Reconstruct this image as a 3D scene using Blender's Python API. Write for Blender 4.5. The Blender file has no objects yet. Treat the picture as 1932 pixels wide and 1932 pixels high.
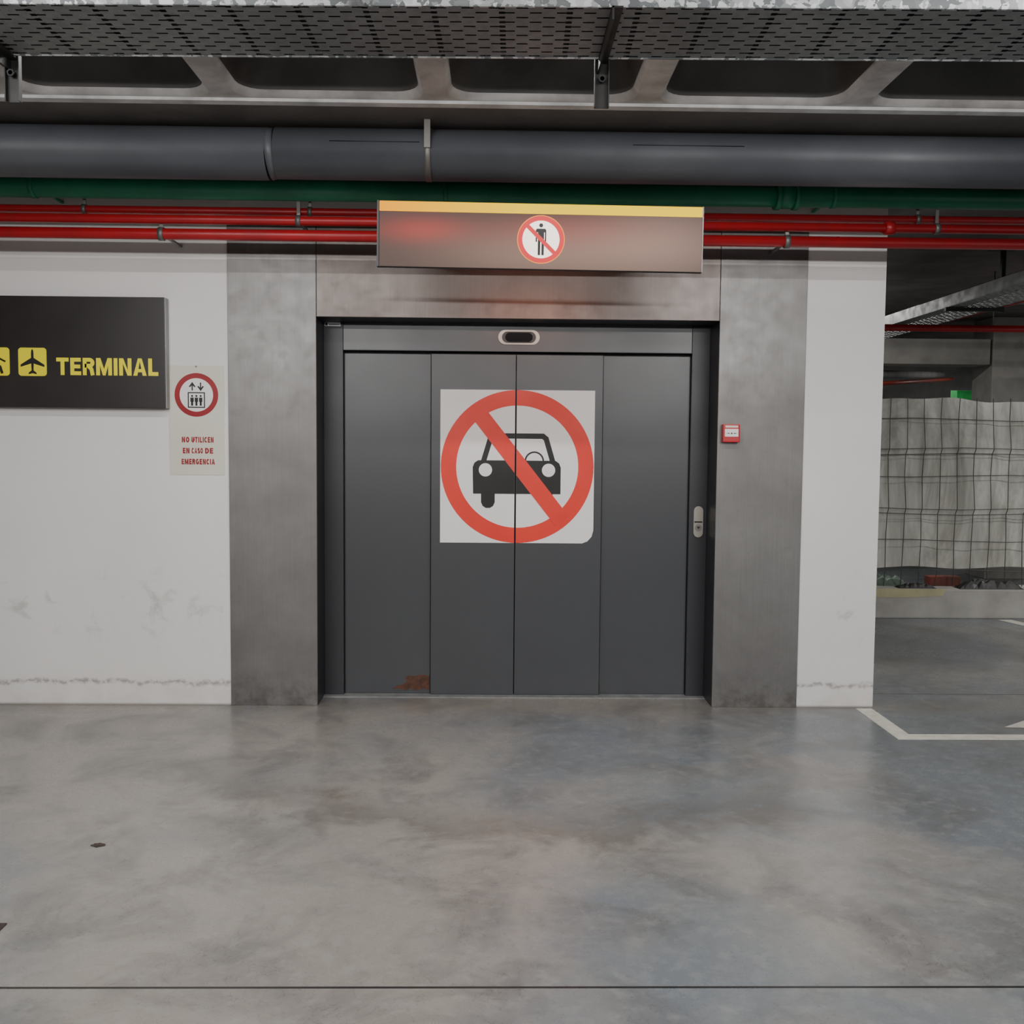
import bpy, bmesh, math, random
from mathutils import Matrix, Vector
random.seed(4)
PI=math.pi
scene=bpy.context.scene
COL=bpy.context.collection
# ---------------------------------------------------------------- camera
F=1880;H=1.528;D=5.82
R=Matrix.Rotation(-0.0175,3,'Z')@Matrix.Rotation(PI/2-0.0644,3,'X')@Matrix.Rotation(0.0085,3,'Z')
cam=bpy.data.cameras.new("camera");co=bpy.data.objects.new("camera",cam);COL.objects.link(co)
M=R.to_4x4();M.translation=Vector((-0.117,-D,H));co.matrix_world=M
cam.lens=F/1932*36;cam.sensor_width=36
scene.camera=co

# ---------------------------------------------------------------- materials
def newmat(name):
    m=bpy.data.materials.new(name);m.use_nodes=True
    nt=m.node_tree;b=nt.nodes["Principled BSDF"]
    return m,nt,b
def tex_obj(nt,scale=(1,1,1)):
    tc=nt.nodes.new("ShaderNodeTexCoord");mp=nt.nodes.new("ShaderNodeMapping")
    mp.inputs["Scale"].default_value=scale
    nt.links.new(tc.outputs["Object"],mp.inputs["Vector"]);return mp.outputs["Vector"]
def noise(nt,vec,scale,detail=4,rough=.55,dist=0):
    n=nt.nodes.new("ShaderNodeTexNoise");n.inputs["Scale"].default_value=scale
    n.inputs["Detail"].default_value=detail;n.inputs["Roughness"].default_value=rough
    n.inputs["Distortion"].default_value=dist
    nt.links.new(vec,n.inputs["Vector"]);return n.outputs["Fac"]
def maprange(nt,v,a,b,c=0,d=1):
    n=nt.nodes.new("ShaderNodeMapRange");n.inputs[1].default_value=a;n.inputs[2].default_value=b
    n.inputs[3].default_value=c;n.inputs[4].default_value=d;n.clamp=True
    nt.links.new(v,n.inputs[0]);return n.outputs[0]
def mix(nt,f,a,b):
    n=nt.nodes.new("ShaderNodeMix");n.data_type='RGBA'
    for s,v in ((n.inputs[0],f),(n.inputs[6],a),(n.inputs[7],b)):
        if isinstance(v,(int,float)): s.default_value=v
        elif isinstance(v,tuple): s.default_value=(v[0],v[1],v[2],1)
        else: nt.links.new(v,s)
    return n.outputs[2]
def mth(nt,op,a,b=None,c=None):
    n=nt.nodes.new("ShaderNodeMath");n.operation=op
    for i,v in enumerate((a,b,c)):
        if v is None: continue
        if isinstance(v,(int,float)): n.inputs[i].default_value=v
        else: nt.links.new(v,n.inputs[i])
    return n.outputs[0]
def bump(nt,b,h,strength=.2,dist=.01):
    n=nt.nodes.new("ShaderNodeBump");n.inputs["Strength"].default_value=strength
    n.inputs["Distance"].default_value=dist
    nt.links.new(h,n.inputs["Height"]);nt.links.new(n.outputs[0],b.inputs["Normal"])
def pm(name,c1,c2=None,scale=4,rough=.5,metal=0,lo=.35,hi=.65,sc=(1,1,1),bmp=0,rv=.08,emit=None,es=0,spec=None):
    m,nt,b=newmat(name)
    if c2 is None: c2=tuple(x*.88 for x in c1)
    v=tex_obj(nt,sc);f=noise(nt,v,scale)
    nt.links.new(mix(nt,maprange(nt,f,lo,hi),c1,c2),b.inputs["Base Color"])
    nt.links.new(maprange(nt,f,.3,.7,max(0,rough-rv),min(1,rough+rv)),b.inputs["Roughness"])
    b.inputs["Metallic"].default_value=metal
    if spec is not None: b.inputs["Specular IOR Level"].default_value=spec
    if bmp: bump(nt,b,noise(nt,v,scale*6),bmp,.005)
    if emit:
        b.inputs["Emission Color"].default_value=(*emit,1);b.inputs["Emission Strength"].default_value=es
    return m

def make_floor_mat():
    m,nt,b=newmat("polished_concrete")
    tc=nt.nodes.new("ShaderNodeTexCoord");v=tc.outputs["Object"]
    sx=nt.nodes.new("ShaderNodeSeparateXYZ");nt.links.new(v,sx.inputs[0]);X,Y=sx.outputs[0],sx.outputs[1]
    n1=noise(nt,v,.7,5,.6,.4);n2=noise(nt,v,2.2,8,.65,.6);n3=noise(nt,v,14,6,.7);n4=noise(nt,v,90,3,.6)
    f1=mth(nt,'ADD',maprange(nt,n1,.4,.6),maprange(nt,X,-.5,1.8,-.3,.45))
    f1=maprange(nt,f1,0,1)
    c=mix(nt,f1,(.285,.265,.24),(.165,.185,.205))
    c=mix(nt,maprange(nt,n2,.46,.70,0,.72),c,(.11,.108,.106))
    c=mix(nt,maprange(nt,n3,.5,.75,0,.4),c,(.37,.36,.345))
    c=mix(nt,maprange(nt,n4,.55,.75,0,.25),c,(.1,.1,.1))
    dx=mth(nt,'SUBTRACT',X,.05);q=mth(nt,'MULTIPLY',mth(nt,'MULTIPLY',dx,dx),.33)
    fy=mth(nt,'ADD',q,-1.93);dd=mth(nt,'SUBTRACT',Y,fy)
    dd=mth(nt,'ADD',dd,mth(nt,'MULTIPLY',mth(nt,'SUBTRACT',n2,.5),1.5))
    dd=mth(nt,'ABSOLUTE',dd)
    st=maprange(nt,dd,.0,.24,1,0)
    st=mth(nt,'MULTIPLY',st,maprange(nt,mth(nt,'ABSOLUTE',X),1.0,1.7,.7,0))
    st=mth(nt,'MULTIPLY',st,maprange(nt,n3,.35,.6,.4,1))
    c=mix(nt,st,c,(.115,.10,.085))
    vo=nt.nodes.new("ShaderNodeTexVoronoi");vo.feature='DISTANCE_TO_EDGE';vo.inputs["Scale"].default_value=13
    vm=nt.nodes.new("ShaderNodeVectorMath");vm.operation='ADD'
    nn=nt.nodes.new("ShaderNodeTexNoise");nn.inputs["Scale"].default_value=9;nn.inputs["Detail"].default_value=4
    nt.links.new(v,nn.inputs["Vector"])
    vs=nt.nodes.new("ShaderNodeVectorMath");vs.operation='SCALE';vs.inputs[3].default_value=.25
    nt.links.new(nn.outputs["Color"],vs.inputs[0]);nt.links.new(v,vm.inputs[0]);nt.links.new(vs.outputs[0],vm.inputs[1])
    nt.links.new(vm.outputs[0],vo.inputs["Vector"])
    cr=maprange(nt,vo.outputs["Distance"],.0,.022,1,0)
    cr=mth(nt,'MULTIPLY',cr,maprange(nt,n2,.42,.6,.05,.6))
    c=mix(nt,cr,c,(.09,.085,.08))
    for y0,w in ((-3.086,.007),(.328,.006),(4.0,.006)):
        j=mth(nt,'ABSOLUTE',mth(nt,'SUBTRACT',Y,y0))
        c=mix(nt,maprange(nt,j,w*.6,w,1,0),c,(.02,.02,.02))
    g=maprange(nt,mth(nt,'ABSOLUTE',Y),0,.25,.6,0)
    c=mix(nt,mth(nt,'MULTIPLY',g,maprange(nt,n3,.35,.65)),c,(.2,.165,.12))
    nt.links.new(c,b.inputs["Base Color"])
    r=mth(nt,'ADD',maprange(nt,n2,.3,.7,.17,.33),maprange(nt,n3,.3,.7,0,.12))
    nt.links.new(r,b.inputs["Roughness"])
    b.inputs["Specular IOR Level"].default_value=.7
    bump(nt,b,n3,.06,.004)
    return m
def make_wall_mat():
    m,nt,b=newmat("white_painted_wall")
    ge=nt.nodes.new("ShaderNodeNewGeometry");sx=nt.nodes.new("ShaderNodeSeparateXYZ")
    nt.links.new(ge.outputs["Position"],sx.inputs[0]);Z=sx.outputs[2];P=ge.outputs["Position"]
    n1=noise(nt,P,1.2,4);n2=noise(nt,P,6,7,.65,.5);n3=noise(nt,P,30,4)
    c=mix(nt,maprange(nt,n1,.35,.65),(.81,.79,.78),(.76,.745,.735))
    band=mth(nt,'MULTIPLY',maprange(nt,Z,.3,.5,0,1),maprange(nt,Z,.65,.85,1,0))
    sc=mth(nt,'MULTIPLY',band,maprange(nt,n2,.56,.68,0,.5))
    c=mix(nt,sc,c,(.36,.35,.34))
    zz=mth(nt,'ADD',mth(nt,'SUBTRACT',Z,.135),mth(nt,'MULTIPLY',mth(nt,'SUBTRACT',n2,.5),.12))
    ln=maprange(nt,mth(nt,'ABSOLUTE',zz),.002,.02,.75,0)
    ln=mth(nt,'MULTIPLY',ln,maprange(nt,n3,.4,.55,.2,1))
    c=mix(nt,ln,c,(.24,.22,.2))
    lo=mth(nt,'MULTIPLY',maprange(nt,Z,0,.22,1,0),maprange(nt,n2,.4,.6,.05,.4))
    c=mix(nt,lo,c,(.5,.47,.43))
    c=mix(nt,maprange(nt,Z,.0,.015,.8,0),c,(.16,.14,.12))
    nt.links.new(c,b.inputs["Base Color"]);b.inputs["Roughness"].default_value=.55
    bump(nt,b,n3,.05,.003)
    return m
def make_steel(name="brushed_steel_cladding",tint=(1,1,1)):
    m,nt,b=newmat(name)
    ge=nt.nodes.new("ShaderNodeNewGeometry");P=ge.outputs["Position"]
    sx=nt.nodes.new("ShaderNodeSeparateXYZ");nt.links.new(P,sx.inputs[0]);Z=sx.outputs[2]
    mp=nt.nodes.new("ShaderNodeMapping");mp.inputs["Scale"].default_value=(60,60,1.2);nt.links.new(P,mp.inputs[0])
    n1=noise(nt,P,1.6,5,.6,.3);n2=noise(nt,mp.outputs[0],3,3);n3=noise(nt,P,9,7,.7)
    T=lambda c:tuple(a*b_ for a,b_ in zip(c,tint))
    c=mix(nt,maprange(nt,n1,.3,.7),T((.24,.235,.23)),T((.155,.15,.147)))
    c=mix(nt,maprange(nt,n2,.4,.7,0,.22),c,T((.13,.13,.13)))
    c=mix(nt,maprange(nt,n3,.55,.75,0,.3),c,T((.115,.11,.105)))
    d=mth(nt,'MULTIPLY',maprange(nt,Z,0,.25,1,0),maprange(nt,n3,.4,.6,.1,.7))
    c=mix(nt,d,c,(.07,.065,.06))
    nt.links.new(c,b.inputs["Base Color"]);b.inputs["Metallic"].default_value=.45
    nt.links.new(maprange(nt,n3,.3,.7,.34,.46),b.inputs["Roughness"])
    return m
def make_galv(name="galvanised_steel",k=1.0,lo=.3,hi=.8,sc=22,dk=(.22,.24,.25)):
    m,nt,b=newmat(name)
    tc=nt.nodes.new("ShaderNodeTexCoord");v=tc.outputs["Object"]
    vo=nt.nodes.new("ShaderNodeTexVoronoi");vo.inputs["Scale"].default_value=sc*1.6
    vm=nt.nodes.new("ShaderNodeVectorMath");vm.operation='ADD'
    nn=nt.nodes.new("ShaderNodeTexNoise");nn.inputs["Scale"].default_value=sc;nn.inputs["Detail"].default_value=4
    nt.links.new(v,nn.inputs["Vector"])
    vs=nt.nodes.new("ShaderNodeVectorMath");vs.operation='SCALE';vs.inputs[3].default_value=.12
    nt.links.new(nn.outputs["Color"],vs.inputs[0]);nt.links.new(v,vm.inputs[0]);nt.links.new(vs.outputs[0],vm.inputs[1])
    nt.links.new(vm.outputs[0],vo.inputs["Vector"])
    bw=nt.nodes.new("ShaderNodeSeparateColor");nt.links.new(vo.outputs["Color"],bw.inputs[0])
    c=mix(nt,maprange(nt,bw.outputs[0],lo,hi),tuple(x*k for x in dk),(.85*k,.88*k,.89*k))
    nt.links.new(c,b.inputs["Base Color"]);b.inputs["Metallic"].default_value=.4
    nt.links.new(maprange(nt,bw.outputs[1],0,1,.35,.6),b.inputs["Roughness"])
    return m
def make_tray():
    m,nt,b=newmat("perforated_tray_steel")
    tc=nt.nodes.new("ShaderNodeTexCoord");v=tc.outputs["Object"]
    n=noise(nt,v,3,4);n2=noise(nt,v,30,3)
    c=mix(nt,maprange(nt,n,.35,.65),(.27,.28,.285),(.2,.21,.215))
    c=mix(nt,maprange(nt,n2,.45,.6,0,.4),c,(.15,.155,.16))
    nt.links.new(c,b.inputs["Base Color"])
    b.inputs["Roughness"].default_value=.55;b.inputs["Metallic"].default_value=.3
    sx=nt.nodes.new("ShaderNodeSeparateXYZ");nt.links.new(v,sx.inputs[0]);X,Y=sx.outputs[0],sx.outputs[1]
    v_=mth(nt,'DIVIDE',Y,.033);row=mth(nt,'FLOOR',v_);fv=mth(nt,'FRACT',v_)
    u=mth(nt,'ADD',mth(nt,'DIVIDE',X,.082),mth(nt,'MULTIPLY',row,.5));fu=mth(nt,'FRACT',u)
    a=mth(nt,'LESS_THAN',mth(nt,'ABSOLUTE',mth(nt,'SUBTRACT',fu,.5)),.22)
    bb=mth(nt,'LESS_THAN',mth(nt,'ABSOLUTE',mth(nt,'SUBTRACT',fv,.5)),.13)
    u2=mth(nt,'FRACT',mth(nt,'DIVIDE',X,.205));a2=mth(nt,'LESS_THAN',mth(nt,'ABSOLUTE',mth(nt,'SUBTRACT',u2,.5)),.045)
    bb2=mth(nt,'LESS_THAN',mth(nt,'ABSOLUTE',mth(nt,'SUBTRACT',fv,.5)),.25)
    h=mth(nt,'MINIMUM',mth(nt,'ADD',mth(nt,'MULTIPLY',a,bb),mth(nt,'MULTIPLY',a2,bb2)),1)
    nt.links.new(mth(nt,'SUBTRACT',1,h),b.inputs["Alpha"])
    return m

M_floor=make_floor_mat();M_wall=make_wall_mat();M_steel=make_steel();M_steelglow=make_steel("glow_tinted_steel_header",(.98,.86,.81))  # header tint paints in the sign's reddish glow
M_galv=make_galv();M_tray=make_tray()
M_galvd=make_galv("dull_galvanised",.5)
M_galvf=pm("weathered_galvanised",(.3,.31,.31),(.22,.23,.23),12,.5,.3)
M_door=pm("grey_door_paint",(.047,.051,.057),(.041,.044,.05),2.0,.34,.0,rv=.03,spec=.65)
M_frame=pm("dark_frame_paint",(.028,.030,.035),(.022,.024,.028),2.0,.4,.0,rv=.03)
M_black=pm("black_paint",(.006,.006,.006),None,5,.5)
M_darkgap=pm("dark_gap",(.006,.006,.006),None,5,.8)
M_white=pm("white_vinyl",(.85,.84,.83),(.81,.8,.79),3,.4)
M_red=pm("red_vinyl",(.80,.035,.018),(.72,.03,.016),3,.45)
M_dred=pm("dark_red_print",(.33,.008,.015),None,3,.5)
M_cream=pm("cream_plate",(.70,.69,.60),(.66,.65,.56),3,.5)
M_yel=pm("yellow_vinyl",(.97,.85,.004),(.93,.8,.004),3,.45)
M_board=pm("dark_brown_sign_board",(.013,.010,.0095),(.02,.016,.015),1.2,.36)
M_boardedge=pm("sign_edge_aluminium",(.3,.3,.3),None,3,.4,.6)
M_coffer=pm("coffer_shade_grey",(.085,.08,.078),(.055,.052,.05),3,.6)  # recess shade put into the colour of the coffer insides
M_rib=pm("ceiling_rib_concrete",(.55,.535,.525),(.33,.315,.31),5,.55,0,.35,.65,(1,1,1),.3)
M_edge=pm("pale_ceiling_edge",(.85,.85,.85),(.5,.5,.5),5,.4,.2)
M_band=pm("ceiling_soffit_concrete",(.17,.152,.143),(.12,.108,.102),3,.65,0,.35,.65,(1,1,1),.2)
M_duct=pm("grey_duct_paint",(.115,.122,.138),(.075,.081,.094),2.5,.48,.05,.35,.65,(.5,1,1),.05)
M_green=pm("green_pipe",(.028,.27,.15),(.02,.2,.11),3,.38)
M_redp=pm("red_pipe",(.46,.014,.02),(.36,.012,.018),4,.33)
M_clamp=pm("zinc_clamp",(.22,.21,.2),None,5,.45,.6)
M_redbox=pm("red_plastic",(.5,.015,.022),None,5,.35)
M_conc=pm("pale_concrete",(.46,.45,.42),(.33,.32,.3),4,.8,0,.3,.7,(1,1,1),.3)
M_concd=pm("grey_concrete",(.26,.26,.255),(.19,.19,.185),3,.8,0,.3,.7,(1,1,1),.3)
M_dkwall=pm("far_wall_darkness",(.05,.05,.05),None,3,.8)  # coloured dark to stand for the unlit depth of the garage
M_line=pm("floor_line_paint",(.72,.7,.62),(.56,.54,.48),12,.5)
M_rust=pm("rust",(.12,.045,.025),(.06,.03,.02),25,.8)
M_drain=pm("rusty_dark_iron",(.07,.04,.03),(.03,.025,.022),25,.7)
M_nickel=pm("satin_nickel",(.36,.34,.3),None,5,.4,.7)
M_wire=pm("fence_wire",(.10,.10,.095),None,5,.5,.5)
M_debr=pm("black_plastic_sheet",(.012,.012,.014),(.03,.03,.03),8,.5,0,.35,.65,(1,1,1),.3)
M_greens=pm("green_sheet",(.08,.12,.09),None,5,.6)
M_paper=pm("yellowed_paper",(.5,.47,.28),(.4,.38,.24),6,.7)
M_foliage=pm("foliage",(.04,.5,.1),(.02,.3,.05),3,.7,emit=None)
M_orange=pm("orange_red_paint",(.35,.05,.025),None,5,.5)
M_brick=pm("dull_red_brick",(.16,.03,.02),(.08,.03,.02),9,.7)
M_hang=pm("dark_bracket_steel",(.05,.05,.05),(.035,.035,.035),6,.5,.4)
M_slotfill=pm("black_slot_filler",(.012,.012,.013),None,6,.6)
def make_tarp():
    m,nt,b=newmat("dirty_translucent_tarp");v=tex_obj(nt,(1,1,.35))
    n1=noise(nt,v,1.8,8,.7,1.2);n2=noise(nt,v,14,5,.6,.4)
    c=mix(nt,maprange(nt,n1,.38,.62),(.66,.66,.6),(.34,.34,.3))
    c=mix(nt,maprange(nt,n2,.5,.75,0,.5),c,(.27,.26,.22))
    nt.links.new(c,b.inputs["Base Color"]);b.inputs["Roughness"].default_value=.5
    bump(nt,b,n1,.15,.03);return m
M_tarp=make_tarp()
def make_signface():
    m,nt,b=newmat("sign_face_painted_glow")
    tc=nt.nodes.new("ShaderNodeTexCoord");v=tc.outputs["Object"]
    sx=nt.nodes.new("ShaderNodeSeparateXYZ");nt.links.new(v,sx.inputs[0]);X,Z=sx.outputs[0],sx.outputs[2]
    b.inputs["Base Color"].default_value=(.022,.014,.011,1);b.inputs["Roughness"].default_value=.4
    b.inputs["Specular IOR Level"].default_value=.3
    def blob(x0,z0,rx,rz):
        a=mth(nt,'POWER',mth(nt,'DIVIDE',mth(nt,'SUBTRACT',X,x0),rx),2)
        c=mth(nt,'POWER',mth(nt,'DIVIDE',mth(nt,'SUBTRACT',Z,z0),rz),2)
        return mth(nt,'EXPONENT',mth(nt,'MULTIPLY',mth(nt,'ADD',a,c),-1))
    r=mth(nt,'ADD',blob(-.58,.035,.21,.06),mth(nt,'MULTIPLY',blob(.15,.03,.4,.08),.65))  # red reflection and warm glow patches painted into the face emission
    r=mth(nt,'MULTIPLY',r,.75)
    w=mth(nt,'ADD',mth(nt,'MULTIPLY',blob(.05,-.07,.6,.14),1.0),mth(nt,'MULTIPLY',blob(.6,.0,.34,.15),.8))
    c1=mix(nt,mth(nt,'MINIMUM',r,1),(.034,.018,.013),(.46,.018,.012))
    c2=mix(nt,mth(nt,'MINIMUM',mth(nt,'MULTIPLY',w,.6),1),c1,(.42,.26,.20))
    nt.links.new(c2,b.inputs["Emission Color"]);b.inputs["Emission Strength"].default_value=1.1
    return m
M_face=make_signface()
def make_strip():
    m,nt,b=newmat("lit_yellow_strip")
    tc=nt.nodes.new("ShaderNodeTexCoord");sx=nt.nodes.new("ShaderNodeSeparateXYZ")
    nt.links.new(tc.outputs["Object"],sx.inputs[0])
    c=mix(nt,maprange(nt,sx.outputs[0],-.8,-.1),(1,.36,.0),(1,.66,.0))
    b.inputs["Base Color"].default_value=(.02,.01,.0,1);b.inputs["Roughness"].default_value=.5
    b.inputs["Specular IOR Level"].default_value=.1
    nt.links.new(c,b.inputs["Emission Color"]);b.inputs["Emission Strength"].default_value=1.6
    return m
M_glowy=make_strip()
M_gloww=pm("lit_white_disc",(.5,.45,.4),None,5,.4,0,emit=(1,.84,.74),es=1.7)
M_glowr=pm("lit_red_print",(.3,.01,.015),None,5,.4,0,emit=(.95,.008,.012),es=.75)
M_glowo=pm("lit_orange_rim",(.3,.1,.01),None,5,.4,0,emit=(1,.3,.0),es=1.2)

# ---------------------------------------------------------------- geometry helpers
def link(o,parent=None):
    COL.objects.link(o)
    if parent is not None:
        o.parent=parent
        o.matrix_parent_inverse=Matrix.Identity(4)
    return o
def wloc(o):
    v=Vector((0,0,0))
    while o is not None: v+=o.location;o=o.parent
    return v
def meta(o,label=None,cat=None,kind=None,group=None):
    if label:o["label"]=label
    if cat:o["category"]=cat
    if kind:o["kind"]=kind
    if group:o["group"]=group
    return o
def empty(name,loc,label,cat,group=None,parent=None):
    o=bpy.data.objects.new(name,None);o.empty_display_size=.1;o.location=loc
    link(o,parent)
    return meta(o,label,cat,None,group)
def obj_from_bm(bm,name,mats,center,parent=None,smooth=False):
    c=Vector(center)
    bmesh.ops.translate(bm,vec=-c,verts=bm.verts)
    me=bpy.data.meshes.new(name);bm.to_mesh(me);bm.free()
    for m in (mats if isinstance(mats,(list,tuple)) else [mats]): me.materials.append(m)
    if smooth:
        for p in me.polygons:p.use_smooth=True
    o=bpy.data.objects.new(name,me)
    o.location=c-(wloc(parent) if parent is not None else Vector((0,0,0)))
    return link(o,parent)
def add_box(bm,x0,x1,y0,y1,z0,z1,mi=0):
    vs=[bm.verts.new(p) for p in ((x0,y0,z0),(x1,y0,z0),(x1,y1,z0),(x0,y1,z0),(x0,y0,z1),(x1,y0,z1),(x1,y1,z1),(x0,y1,z1))]
    fs=[]
    for f in ((0,3,2,1),(4,5,6,7),(0,1,5,4),(1,2,6,5),(2,3,7,6),(3,0,4,7)):
        fc=bm.faces.new([vs[i] for i in f]);fc.material_index=mi;fs.append(fc)
    return vs,fs
def box(name,x0,x1,y0,y1,z0,z1,mat,parent=None,bev=0,**k):
    bm=bmesh.new();add_box(bm,x0,x1,y0,y1,z0,z1)
    if bev: bmesh.ops.bevel(bm,geom=bm.edges[:],offset=bev,segments=2,affect='EDGES',profile=.7)
    o=obj_from_bm(bm,name,mat,((x0+x1)/2,(y0+y1)/2,(z0+z1)/2),parent)
    return meta(o,**k)
def tube_bm(bm,p0,p1,r0,r1=None,seg=24,caps=True):
    if r1 is None:r1=r0
    p0=Vector(p0);p1=Vector(p1);d=(p1-p0).normalized()
    a=d.orthogonal().normalized();b_=d.cross(a)
    l0=[];l1=[]
    for i in range(seg):
        t=2*PI*i/seg;n=a*math.cos(t)+b_*math.sin(t)
        l0.append(bm.verts.new(p0+n*r0));l1.append(bm.verts.new(p1+n*r1))
    for i in range(seg):
        j=(i+1)%seg;f=bm.faces.new((l0[i],l0[j],l1[j],l1[i]));f.smooth=True
    if caps:
        bm.faces.new(l0[::-1]);bm.faces.new(l1)
def tube(name,p0,p1,r,mat,parent=None,seg=24,**k):
    bm=bmesh.new();tube_bm(bm,p0,p1,r,seg=seg)
    c=(Vector(p0)+Vector(p1))/2
    return meta(obj_from_bm(bm,name,mat,c,parent),**k)
def disc(cx,cz,r,n=48,rz=None):
    rz=rz or r
    return [(cx+r*math.cos(2*PI*i/n),cz+rz*math.sin(2*PI*i/n)) for i in range(n)]
def ring(cx,cz,ro,ri,n=72):
    out=[]
    for i in range(n):
        a=2*PI*i/n;b_=2*PI*(i+1)/n
        out.append([(cx+ri*math.cos(a),cz+ri*math.sin(a)),(cx+ro*math.cos(a),cz+ro*math.sin(a)),
                    (cx+ro*math.cos(b_),cz+ro*math.sin(b_)),(cx+ri*math.cos(b_),cz+ri*math.sin(b_))])
    return out
def arc(cx,cz,r,a0,a1,n=10,rz=None):
    rz=rz or r
    return [(cx+r*math.cos(math.radians(a0+(a1-a0)*i/n)),cz+rz*math.sin(math.radians(a0+(a1-a0)*i/n))) for i in range(n+1)]
def rrect(x0,x1,z0,z1,r,n=6):
    return (arc(x1-r,z1-r,r,0,90,n)+arc(x0+r,z1-r,r,90,180,n)+arc(x0+r,z0+r,r,180,270,n)+arc(x1-r,z0+r,r,270,360,n))
def stroke(pts,w,closed=False):
    P=[Vector(p) for p in pts];n=len(P);L=[];Rr=[]
    for i in range(n):
        if closed: a=P[i-1];c=P[(i+1)%n]
        else: a=P[i-1] if i>0 else None;c=P[i+1] if i<n-1 else None
        d1=(P[i]-a).normalized() if a is not None else None
        d2=(c-P[i]).normalized() if c is not None else None
        if d1 is None:d1=d2
        if d2 is None:d2=d1
        n1=Vector((-d1.y,d1.x));n2=Vector((-d2.y,d2.x));m=(n1+n2)
        if m.length<1e-6:m=n1
        m.normalize();k=min(2.2,1/max(.2,m.dot(n1)))
        L.append(P[i]+m*k*w/2);Rr.append(P[i]-m*k*w/2)
    out=[];rg=range(n) if closed else range(n-1)
    for i in rg:
        j=(i+1)%n;out.append([tuple(Rr[i]),tuple(Rr[j]),tuple(L[j]),tuple(L[i])])
    return out
def xf(polys,sx,sz,ox,oz):
    return [[(p[0]*sx+ox,p[1]*sz+oz) for p in q] for q in polys]
def flat(name,polys,y,mat,parent=None,t=.0012,seam=None,jit=False,**k):
    bm=bmesh.new()
    for n_,q in enumerate(polys):
        tt=t+((n_*5)%13)*1.2e-4 if jit else t
        a=sum(q[i][0]*q[(i+1)%len(q)][1]-q[(i+1)%len(q)][0]*q[i][1] for i in range(len(q)))
        if a<0: q=q[::-1]
        fr=[bm.verts.new((p[0],y-tt,p[1])) for p in q];bk=[bm.verts.new((p[0],y,p[1])) for p in q]
        try:
            bm.faces.new(fr)
            for i in range(len(q)):
                j=(i+1)%len(q);bm.faces.new((fr[i],bk[i],bk[j],fr[j]))
        except ValueError: pass
    if seam is not None:
        x,g=seam
        b2=bm.copy()
        bmesh.ops.bisect_plane(bm,geom=bm.verts[:]+bm.edges[:]+bm.faces[:],plane_co=(x-g,0,0),plane_no=(1,0,0),clear_outer=True)
        bmesh.ops.bisect_plane(b2,geom=b2.verts[:]+b2.edges[:]+b2.faces[:],plane_co=(x+g,0,0),plane_no=(-1,0,0),clear_outer=True)
        me=bpy.data.meshes.new("tmp");b2.to_mesh(me);b2.free();bm.from_mesh(me);bpy.data.meshes.remove(me)
    xs=[v.co.x for v in bm.verts];zs=[v.co.z for v in bm.verts]
    c=((min(xs)+max(xs))/2,y,(min(zs)+max(zs))/2)
    return meta(obj_from_bm(bm,name,mat,c,parent),**k)

def glyph(ch,w=.2):
    h=w/2;S=lambda p,c=False:stroke(p,w,c)
    if ch=='T':return S([(0,1-h),(.72,1-h)])+S([(.36,0),(.36,1-h)]),.72
    if ch=='E':return S([(h,0),(h,1)])+S([(h,h),(.62,h)])+S([(h,.5),(.57,.5)])+S([(h,1-h),(.61,1-h)]),.62
    if ch=='R':return S([(h,0),(h,1)])+S([(h,1-h),(.4,1-h)]+arc(.4,.72,.28-h,80,-80,9,.28-h)+[(.4,.44+h),(h,.44+h)])+S([(.36,.5),(.50,.36),(.57,0)]),.68
    if ch=='M':return S([(h,0),(h,1)])+S([(.92-h,0),(.92-h,1)])+[[(h,1),(w+.03,1),(.46,.36),(.46,0),(.38,0)],[(.92-h,1),(.92-w-.03,1),(.46,.36),(.46,0),(.54,0)]],.92
    if ch=='I':return S([(h,0),(h,1)]),w
    if ch=='N':return S([(h,0),(h,1)])+S([(.72-h,0),(.72-h,1)])+[[(h,1),(w+.02,1),(.72-h,0),(.72-w-.02,0)]],.72
    if ch=='A':return [[(0,0),(w*1.05,0),(.39,.86),(.39,1),(.28,1)],[(.78,0),(.78-w*1.05,0),(.39,.86),(.39,1),(.50,1)],[(.18,.2),(.60,.2),(.55,.2+w*.85),(.23,.2+w*.85)]],.78
    if ch=='L':return S([(h,0),(h,1)])+S([(h,h),(.58,h)]),.58
    if ch=='O':return S(arc(.38,.5,.38-h,0,342,19,.5-h),True),.76
    if ch=='U':return S([(h,1),(h,.34)]+arc(.36,.34,.36-h,180,360,12,.34-h)+[(.72-h,.34),(.72-h,1)]),.72
    if ch=='C':return S(arc(.38,.5,.38-h,42,318,18,.5-h)),.72
    if ch=='G':return S(arc(.38,.5,.38-h,42,325,18,.5-h))+S([(.4,.45),(.74,.45)])+S([(.74-h,.5),(.74-h,.05)]),.76
    if ch=='D':return S([(h,0),(h,1)])+S([(h,1-h),(.3,1-h)]+arc(.3,.5,.42-h,85,-85,12,.5-h)+[(.3,h),(h,h)]),.72
    if ch=='S':return S(arc(.33,.74,.24,35,270,12,.26-h)+arc(.33,.27,.26,90,-145,12,.27-h)),.66
    return [],.3
def text_polys(s,x0,x1,z0,z1,w=.2,gap=.12):
    out=[];x=0
    for ch in s:
        p,wd=glyph(ch,w)
        out+=[[(q[0]+x,q[1]) for q in poly] for poly in p]
        x+=wd+gap
    x-=gap
    return xf(out,(x1-x0)/x,z1-z0,x0,z0)

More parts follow.
